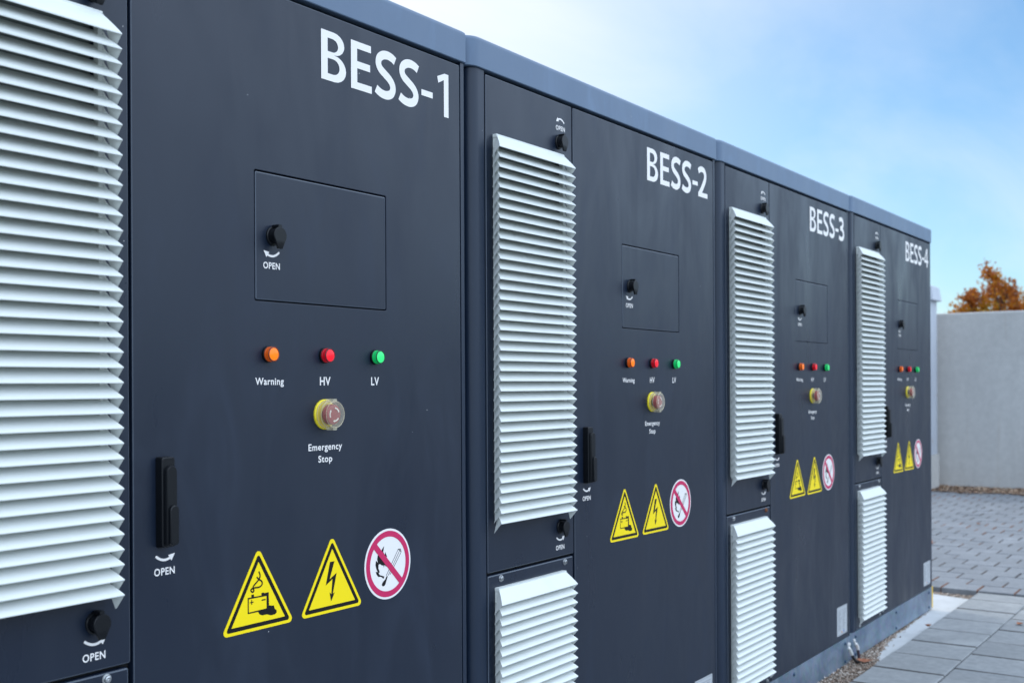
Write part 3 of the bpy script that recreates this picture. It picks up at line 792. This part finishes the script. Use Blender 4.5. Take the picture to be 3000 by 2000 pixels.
def build_cabinet():
    root = empty('battery_cabinet', (0, 0, 0), 'x', 'battery cabinet', 'battery cabinets standing in a row')
    # body: one profile with rounded front posts, recessed behind the doors, extruded upwards
    rl, rr_ = 0.026, 0.012
    prof = [(0.0745, 0.020), (0.0745, 0.0015), (0.054, 0.0015)]
    prof += [(rl + 0.026 - rl * math.sin(R(90 * i / 8)), 0.0015 + rl - rl * math.cos(R(90 * i / 8))) for i in range(9)]
    prof += [(0.026, 0.0305), (0.026, 1.20), (1.4025, 1.20), (1.4025, 0.0165)]
    prof += [(1.4025 - rr_ + rr_ * math.cos(R(90 * i / 6)), 0.0015 + rr_ - rr_ * math.sin(R(90 * i / 6))) for i in range(7)]
    prof += [(1.3810, 0.0015), (1.3810, 0.020)]
    mb = MB(); mb.loft([[(x, y, z) for x, y in prof] for z in (zz(0.0465), zz(1.892))])
    mb.build('cabinet_frame', FRAME, root, 35)
    # near-black sheet that paints the shade in the joints between the doors
    mb = MB()
    mb.box(0.0750, 1.3805, 0.0150, 0.0195, zz(0.047), zz(1.891))
    mb.build('door_gap_shade', DARK, root)
    # cap
    def capl(d, z, y0=-0.004):
        r = 0.043; r2 = 0.012
        p = [(0.006 + d + (r - r * math.sin(R(90 * i / 8))), y0 + d + r - r * math.cos(R(90 * i / 8))) for i in range(9)]
        q = [(1.4035 - d - r2 + r2 * math.cos(R(90 * i / 8)), y0 + d + r2 - r2 * math.sin(R(90 * i / 8))) for i in range(9)]
        f0, f1 = [(p[8][0] - 0, p[8][1] + .003)], [(q[0][0], q[0][1] + .003)]
        return [(x, y, z) for x, y in [(p[0][0] + .003, p[0][1])] + p + f0 + [(0.006 + d, 1.21), (1.4035 - d, 1.21)] + f1 + q + [(q[8][0] - .003, q[8][1])]]
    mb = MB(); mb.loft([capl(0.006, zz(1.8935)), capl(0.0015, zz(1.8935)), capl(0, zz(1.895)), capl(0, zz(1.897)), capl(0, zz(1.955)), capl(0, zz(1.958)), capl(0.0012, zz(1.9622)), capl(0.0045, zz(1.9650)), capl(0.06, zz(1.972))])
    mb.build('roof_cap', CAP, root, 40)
    # plinth
    prof = [(0.044 - 0.040 * math.sin(R(90 * i / 6)), 0.003 + 0.040 - 0.040 * math.cos(R(90 * i / 6))) for i in range(7)] + [(0.004, 1.19), (1.396, 1.19), (1.396, 0.003)]
    mb = MB(); mb.loft([[(x, y, z) for x, y in prof] for z in (zz(-0.0715), zz(0.0455))])
    pl = mb.build('plinth', GALV, root, 35)
    for x in (0.075, 0.712, 1.330):
        for z in (0.0225, -0.0545): bolt(pl, x, zz(z), BLUEBOLT, 0.003, 0.9)
    # louvre door
    mb = MB(); plate(mb, 0.0785, 0.4722, zz(0.7000), zz(1.8845), 0.0, 0.0140, 0.0022, 0.004, edge=1, hole=(0.1145, 0.4100, zz(0.8240), zz(1.736)))
    ld = mb.build('louvre_door', [DOOR, EDGE], root)
    louvre(ld, 0.0880, 0.4365, zz(1.7440), zz(1.7125), zz(0.8200), 38)
    lock(ld, 0.4060, zz(1.7785)); open_mark('open_marking', ld, 0.3922, 0.4366, 1.8110, (0.4333, zz(1.8330), 0.3935, zz(1.8325), 0.0085))
    lock(ld, 0.4050, zz(0.7770)); open_mark('open_marking', ld, 0.3823, 0.4239, 0.7180, (0.3855, zz(0.7505), 0.4260, zz(0.7525), -0.0085))
    # lower ventilation panel
    mb = MB(); plate(mb, 0.0785, 0.4690, zz(0.0500), zz(0.6938), 0.0, 0.0140, 0.0035, 0.005, edge=1, hole=(0.1145, 0.4100, zz(0.1005), zz(0.652)))
    lp = mb.build('lower_panel', [DOOR, EDGE], root)
    louvre(lp, 0.0880, 0.4365, zz(0.6595), zz(0.6270), zz(0.0965), 23)
    for x, z in ((0.1325, 0.6818), (0.4262, 0.6830), (0.1250, 0.0600), (0.4300, 0.0600)): bolt(lp, x, zz(z), STEEL)
    # main door with hatch opening
    hx = (0.7465, 1.1165, zz(1.3075), zz(1.5490))
    mb = MB(); plate(mb, 0.4778, 1.3764, zz(0.0500), zz(1.8845), 0.0, 0.0140, 0.0022, 0.004, hole=hx, edge=1)
    md = mb.build('main_door', [DOOR, EDGE], root)
    mb = MB(); mb.box(hx[0] - 0.004, hx[1] + 0.004, 0.0100, 0.0136, hx[2] - 0.004, hx[3] + 0.004); mb.build('hatch_gap_shade', DARK, md)  # near-black backing, paints the shade in the gap round the hatch
    mb = MB(); big_digits(mb, 1); mb.build('number_lettering', WHITE, md, recalc=False)
    mb = MB(); plate(mb, hx[0] + 0.0018, hx[1] - 0.0018, hx[2] + 0.0022, hx[3] - 0.0024, 0.0000, 0.0095, 0.0026, 0.004, edge=1)
    ha = mb.build('inspection_hatch', [DOOR, EDGE], root)
    lock(ha, 0.7925, zz(1.4300)); open_mark('open_marking', ha, 0.7673, 0.8092, 1.3690, (0.7700 - 0.0015, zz(1.4020), 0.8079, zz(1.4013), -0.0090, False))
    handle(root); open_mark('open_marking', root, 0.5192, 0.5616, 0.8340, (0.5225, zz(0.8668), 0.5615, zz(0.8680), -0.0085))
    indicator(root, 0.7780, zz(1.2096), 'orange', 'Warning', 0.7464, 0.8179, 1.1532, 0.0128)
    indicator(root, 0.9278, zz(1.2100), 'red', 'HV', 0.9149, 0.9448, 1.1518, 0.0162)
    indicator(root, 1.0775, zz(1.2094), 'green', 'LV', 1.0656, 1.0903, 1.1516, 0.0165)
    estop(root, 0.9275, zz(1.0945))
    warning_triangle(root, 0.7520, 'battery'); warning_triangle(root, 0.9472, 'bolt'); no_fire(root, 1.1163, zz(0.7755))
    # rating plate sticker
    mb = MB(); mb.loft([[(p[0], y, p[1]) for p in rrect(1.2170, 1.3500, zz(0.0715), zz(0.1935), 0.003)] for y in (-0.0001, -0.0007)])
    rp = mb.build('rating_plate', SILVER, root)
    mb = MB(); Y = -0.0009; x0, x1 = 1.2170, 1.3500
    def fr(a, b, c, d, t): mb.poly([(a, c), (b, c), (b, d), (a, d)], Y, [[(a + t, c + t), (b - t, c + t), (b - t, d - t), (a + t, d - t)]])
    fr(x0 + .004, x1 - .004, zz(.0755), zz(.1895), 0.0008)
    mb.poly([(x0 + .012, zz(.1770)), (x1 - .012, zz(.1770)), (x1 - .012, zz(.1782)), (x0 + .012, zz(.1782))], Y)
    rng = random.Random(5)
    for i in range(13):
        z = zz(.1700 - i * .0062)
        for cx0, cx1 in ((x0 + .016, x0 + .060), (x0 + .072, x1 - .016)):
            w = (cx1 - cx0) * rng.uniform(.45, 1.0); mb.poly([(cx0, z), (cx0 + w, z), (cx0 + w, z + .0016), (cx0, z + .0016)], Y)
    mb.poly([(x1 - .050, zz(.0800)), (x1 - .040, zz(.0800)), (x1 - .040, zz(.0900)), (x1 - .050, zz(.0900))], Y, mi=1)
    mb.poly([(x1 - .076, zz(.0800)), (x1 - .066, zz(.0800)), (x1 - .066, zz(.0870)), (x1 - .076, zz(.0870))], Y, mi=2)
    mb.build('print', [PRINT, PRBLUE, PRORG], rp, recalc=False)
    return root

def kids(o): return [c for c in bpy.data.objects if c.parent == o]
def copy_tree(o, parent=None):
    c = o.copy(); COL.objects.link(c); c.parent = parent
    for ch in kids(o): copy_tree(ch, c)
    return c
STEP = 0.0032
CABL = ['dark grey battery cabinet marked BESS-1, nearest and largest at the left',
        'dark grey battery cabinet marked BESS-2 in white letters on its door',
        'dark grey battery cabinet marked BESS-3 in white letters on its door',
        'dark grey battery cabinet marked BESS-4, last of the row beside the paving']
proto = build_cabinet()
cabs = [proto] + [copy_tree(proto) for _ in range(3)]
for k, c in enumerate(cabs):
    c.location = (W * k, 0, STEP * k)
    c['label'] = CABL[k]
    if k:
        door = [o for o in kids(c) if o.name.startswith('main_door')][0]
        num = [o for o in kids(door) if o.name.startswith('number_lettering')][0]
        mb = MB(); big_digits(mb, k + 1)
        tmp = mb.build('number_lettering', WHITE, recalc=False); num.data = tmp.data; bpy.data.objects.remove(tmp)
    for o in kids(c):     # stickers were laid by hand: small differences between the cabinets
        dx = (0.0, 0.002, 0.002, 0.0045)[k]
        if o.name.startswith(('warning_sign', 'prohibition_sign')):
            c3 = sum((Vector(b) for b in o.bound_box), Vector()) / 8
            ang = R((0, 0.5, -0.6, 0.4)[k] * (1 if o.name.startswith('warning') else -1.5))
            o.matrix_local = Matrix.Translation((dx, 0, 0)) @ Matrix.Translation(c3) @ Matrix.Rotation(ang, 4, 'Y') @ Matrix.Translation(-c3)
for o in kids(cabs[2]):   # one corroded screw
    if o.name.startswith('lower_panel'):
        bl = [b for b in kids(o) if b.name.startswith('bolt')][1]
        bl.data = bl.data.copy(); bl.data.materials[0] = RUSTY; bl['label'] = 'rusty bolt'
mb = MB(); mb.box(1.3963, 1.4220, 0.004, 0.030, zz(-0.070), zz(0.044)); mb.build('edge_strip', YEDGE, cabs[3])

# ------------------------------------------------------------------ grounding cables between the third and fourth plinth
def spl(pts, n=6):
    P = [Vector(p) for p in pts]; E = [P[0] * 2 - P[1]] + P + [P[-1] * 2 - P[-2]]; Q = []
    for i in range(1, len(E) - 2):
        a, b, c, d = E[i - 1:i + 3]
        for k in range(n):
            t = k / n; Q.append(0.5 * ((2 * b) + (c - a) * t + (2 * a - 5 * b + 4 * c - d) * t * t + (3 * b - a - 3 * c + d) * t ** 3))
    return Q + [P[-1]]
def ground_cable(pts, m, label):
    P = [Vector(p) for p in pts]
    o0 = empty('grounding_cable', (P[-1].x, P[-1].y, 0), label, 'cable', 'grounding cables at the plinth gap')
    L = [p - o0.location for p in P]
    mb = MB(); mb.tube(spl(L[2:]), 0.0062, 10); mb.build('cable', m, o0, 40)
    mb = MB(); mb.tube(spl([L[1], L[2], L[2] + (L[3] - L[2]) * 0.5], 4), 0.0082, 10); mb.build('crimp', TIN, o0, 40)
    mb = MB(); a = L[0]; b = L[1]
    mb.loft([[(a.x - .007, a.y + .001, a.z), (a.x + .007, a.y + .001, a.z), (a.x + .007, a.y + .004, a.z), (a.x - .007, a.y + .004, a.z)],
             [(b.x - .006, b.y - .001, b.z), (b.x + .006, b.y - .001, b.z), (b.x + .006, b.y + .002, b.z), (b.x - .006, b.y + .002, b.z)]])
    mb.lathe(a.x, a.z - 0.008, [(0.0085, a.y + 0.0010), (0.0085, a.y - 0.004), (0.0050, a.y - 0.006)], 6)
    mb.build('lug', TIN, o0, 40)
C3 = 4.2
ground_cable([(C3 - 0.060, -0.012, zz(0.034)), (C3 - 0.072, -0.016, zz(0.012)), (C3 - 0.062, -0.020, zz(-0.006)), (C3 - 0.047, -0.024, zz(-0.030)), (C3 - 0.020, -0.032, zz(-0.055)), (C3 + 0.012, -0.036, zz(-0.072))], CABLE,
             'black grounding cable with a bright lug, left of the brownish one')
ground_cable([(C3 + 0.010, -0.012, zz(0.036)), (C3 + 0.020, -0.016, zz(0.014)), (C3 + 0.030, -0.019, zz(0.000)), (C3 + 0.038, -0.021, zz(-0.026)), (C3 + 0.047, -0.021, zz(-0.052)), (C3 + 0.040, -0.020, zz(-0.074))], CABLE2,
             'brownish grounding cable on the plinth of the BESS-4 cabinet')

# ------------------------------------------------------------------ fallen leaves
LEAFM = mat('dry_leaf', (0.30, 0.10, 0.045), 0.8); _n = N(LEAFM)
_a = _n.noise(_n.pos(), 60, 4); _n.link(_n.mix(_n.rng(_a, .3, .7, 0, 1), (0.22, 0.07, 0.035), (0.42, 0.17, 0.08)), _n.b.inputs['Base Color'])
def fallen_leaf(x, y, z, s, rot, curl, label):
    mb = MB(); out_ = []
    for i in range(13):
        t = i / 12; w = math.sin(math.pi * t ** 0.8) * 0.42 * (1 + 0.28 * math.sin(t * 19))
        out_.append((t - 0.5, w))
    vs = []
    for t, w in out_:
        for q in (-1, 0, 1):
            vs.append((t * s, q * w * s, s * (curl * (abs(q) * w * 1.2 + 1.1 * t * t) + 0.01)))
    fs = []
    for i in range(12):
        for q in range(2): fs.append((i * 3 + q, i * 3 + q + 1, i * 3 + q + 4, i * 3 + q + 3))
    b = len(vs); vs += [(0.5 * s, -0.008 * s, curl * .28 * s), (0.5 * s, 0.008 * s, curl * .28 * s), (0.85 * s, 0.004 * s, curl * 0.5 * s), (0.85 * s, -0.004 * s, curl * 0.5 * s)]; fs.append((b, b + 1, b + 2, b + 3))
    mb.add(vs, fs); o = mb.build('fallen_leaf', LEAFM, smooth=60, recalc=False)
    o.location = (x, y, z); o.rotation_euler = (0, 0, rot)
    tag(o, label, 'leaf', 'fallen leaves')
fallen_leaf(4.225, -0.050, 0.014, 0.075, 0.35, 0.25, 'flat reddish leaf on the gravel beside the grounding cables')
fallen_leaf(5.045, -0.112, 0.028, 0.040, 0.9, 0.55, 'curled brown leaf on the slab edge beside the white pad')
fallen_leaf(5.345, -0.480, 0.026, 0.042, 2.6, 0.4, 'small brown leaf on the second row of slabs')
fallen_leaf(7.93, 0.60, 0.036, 0.06, 1.2, 0.8, 'dark leaf on the block pavement nearest the cabinet row end')
fallen_leaf(9.35, 0.55, 0.036, 0.05, 0.2, 0.4, 'rusty leaf in the middle of the block pavement')
fallen_leaf(10.6, 0.36, 0.036, 0.07, 2.0, 0.6, 'brown leaf on the block pavement nearest the far wall')

# ------------------------------------------------------------------ trees beyond the wall
BARK = noisemat('bark', (0.07, 0.05, 0.04), (0.13, 0.10, 0.08), 20, 0.9)
def leafmat(name, ramp):
    m = mat(name, (0.3, 0.1, 0.03), 0.6); n = N(m)
    at = n.new('ShaderNodeAttribute', attribute_name='tone'); cr = n.new('ShaderNodeValToRGB'); n.link(at.outputs['Fac'], cr.inputs[0])
    cr.color_ramp.elements[0].color = (*ramp[0][1], 1); cr.color_ramp.elements[0].position = ramp[0][0]
    cr.color_ramp.elements[1].color = (*ramp[-1][1], 1); cr.color_ramp.elements[1].position = ramp[-1][0]
    for p, c in ramp[1:-1]:
        e = cr.color_ramp.elements.new(p); e.color = (*c, 1)
    n.link(cr.outputs[0], n.b.inputs['Base Color'])
    tl = n.new('ShaderNodeBsdfTranslucent'); n.link(cr.outputs[0], tl.inputs[0])
    mx = n.new('ShaderNodeMixShader'); mx.inputs[0].default_value = 0.5
    n.link(n.b.outputs[0], mx.inputs[1]); n.link(tl.outputs[0], mx.inputs[2]); n.link(mx.outputs[0], n.t.nodes['Material Output'].inputs[0])
    return m
AUT = leafmat('autumn_leaf', [(0.0, (0.16, 0.045, 0.02)), (0.3, (0.36, 0.10, 0.025)), (0.55, (0.60, 0.22, 0.018)), (0.8, (0.58, 0.33, 0.015)), (1.0, (0.26, 0.22, 0.03))])
PALEL = leafmat('pale_leaf', [(0.0, (0.24, 0.22, 0.12)), (0.5, (0.34, 0.30, 0.18)), (1.0, (0.30, 0.20, 0.10))])

def leaves(name, pts, m, parent, size):
    vs, fs, tone = [], [], []
    for (p, t) in pts:
        b = len(vs); s = size * random.uniform(.7, 1.3)
        ax = Vector((random.gauss(0, 1), random.gauss(0, 1), random.gauss(0, 1) - 0.3)).normalized(); sd_ = ax.cross(Vector((random.gauss(0, 1), random.gauss(0, 1), random.gauss(0, 1)))).normalized(); nn = ax.cross(sd_)
        for a, w, h in ((-.5, 0, 0), (-.1, .36, .12), (.55, 0, -.1), (-.1, -.36, .12)): vs.append(tuple(p + ax * a * s + sd_ * w * s + nn * h * s))
        fs += [(b, b + 1, b + 2), (b, b + 2, b + 3)]; tone += [t, t]
    me = bpy.data.meshes.new(name); me.from_pydata(vs, [], fs); me.materials.append(m)
    at = me.attributes.new('tone', 'FLOAT', 'FACE'); at.data.foreach_set('value', tone)
    o = bpy.data.objects.new(name, me); COL.objects.link(o); o.parent = parent
    return o
def tree(base, label, name, clumps, m, size, trunk_r, per, tonef, group=None):
    root = empty(name, base, label, 'tree' if name == 'tree' else 'shrub', group); B = Vector(base)
    mb = MB(); hub = Vector((0, 0, max(0.6, min(c[0].z for c in clumps) * 0.55)))
    mb.tube([(0, 0, -0.1), (0.02, 0.01, hub.z * 0.5), tuple(hub)], [trunk_r * 1.15, trunk_r, trunk_r * 0.85], 9)
    pts = []
    for c, r in clumps:
        mid = hub.lerp(c, 0.5) + Vector((random.uniform(-.1, .1), random.uniform(-.1, .1), 0.12))
        q = spl([hub, mid, c + Vector((0, 0, r * .3))], 4); mb.tube(q, [trunk_r * (0.55 - 0.45 * i / (len(q) - 1)) for i in range(len(q))], 6)
        for _ in range(max(4, int(11 * r / 0.3))):
            d = Vector((random.gauss(0, 1), random.gauss(0, 1), random.gauss(0.25, 1))).normalized() * r * random.uniform(.55, 1.12)
            s = c.lerp(mid, random.uniform(0, .35)); e = c + d
            mb.tube([tuple(s), tuple(s.lerp(e, .55) + Vector((0, 0, .03))), tuple(e)], [trunk_r * .09, trunk_r * .06, trunk_r * .03], 4)
            k = int(per * random.uniform(.4, 1.5))
            for _ in range(k):
                u = random.uniform(.35, 1.05); pos = s.lerp(e, u) + Vector((random.gauss(0, .05), random.gauss(0, .05), random.gauss(0, .05)))
                pts.append((pos, max(0, min(1, tonef(pos + B) + random.gauss(0, .12)))))
    mb.build('trunk', BARK, root, 50); leaves('crown', pts, m, root, size)
    return root
TB = (21.0, 2.15, -0.03)
def cl(y, z, r, dx=None): return (Vector(((random.uniform(-.5, .5) if dx is None else dx), y - TB[1], z - TB[2])), r)
main_clumps = [cl(2.74, 3.22, .16), cl(2.62, 3.05, .20), cl(2.82, 3.00, .18), cl(3.02, 2.88, .17), cl(3.14, 2.74, .14), cl(2.66, 2.80, .28), cl(2.92, 2.68, .26), cl(2.45, 2.92, .18), cl(2.36, 2.80, .20),
               cl(2.70, 2.50, .34), cl(3.05, 2.46, .26), cl(3.28, 2.46, .14), cl(2.35, 2.52, .34), cl(3.32, 2.40, .13), cl(3.20, 2.52, .20), cl(3.08, 2.62, .20), cl(2.05, 2.72, .24), cl(2.10, 2.50, .34), cl(1.80, 2.86, .28), cl(1.75, 2.55, .36), cl(1.45, 2.66, .34), cl(1.40, 2.40, .38),
               cl(2.55, 2.15, .45), cl(3.05, 2.15, .38), cl(2.00, 2.05, .5), cl(1.45, 2.0, .45), cl(2.3, 1.7, .5), cl(2.9, 1.75, .4), cl(1.7, 1.6, .5)]
def tone_main(p):      # rusty top, orange lower near side, olive patches
    t = 0.33 - 0.20 * max(0, min(1, (p.z - 2.55) / 0.5)) + 0.26 * max(0, min(1, (2.62 - p.z) / 0.25)) * max(0, min(1, (p.y - 2.0) / 0.7))
    return t + 0.42 * max(0, noise.noise(p * 2.4)) + 0.16
tree(TB, 'autumn tree with rusty orange and olive leaves rising behind the concrete wall', 'tree', main_clumps, AUT, 0.062, 0.055, 30, tone_main)
TB = (19.5, 3.75, -0.03)
tree(TB, 'thin sparse pale twigged shrub showing above the wall beside the utility cabinet', 'shrub',
     [cl(3.52, 2.42, .10), cl(3.62, 2.36, .10), cl(3.74, 2.44, .10), cl(3.82, 2.34, .12), cl(3.45, 2.30, .12), cl(3.65, 2.15, .2), cl(3.9, 2.2, .2)], PALEL, 0.045, 0.022, 5, lambda p: 0.5)
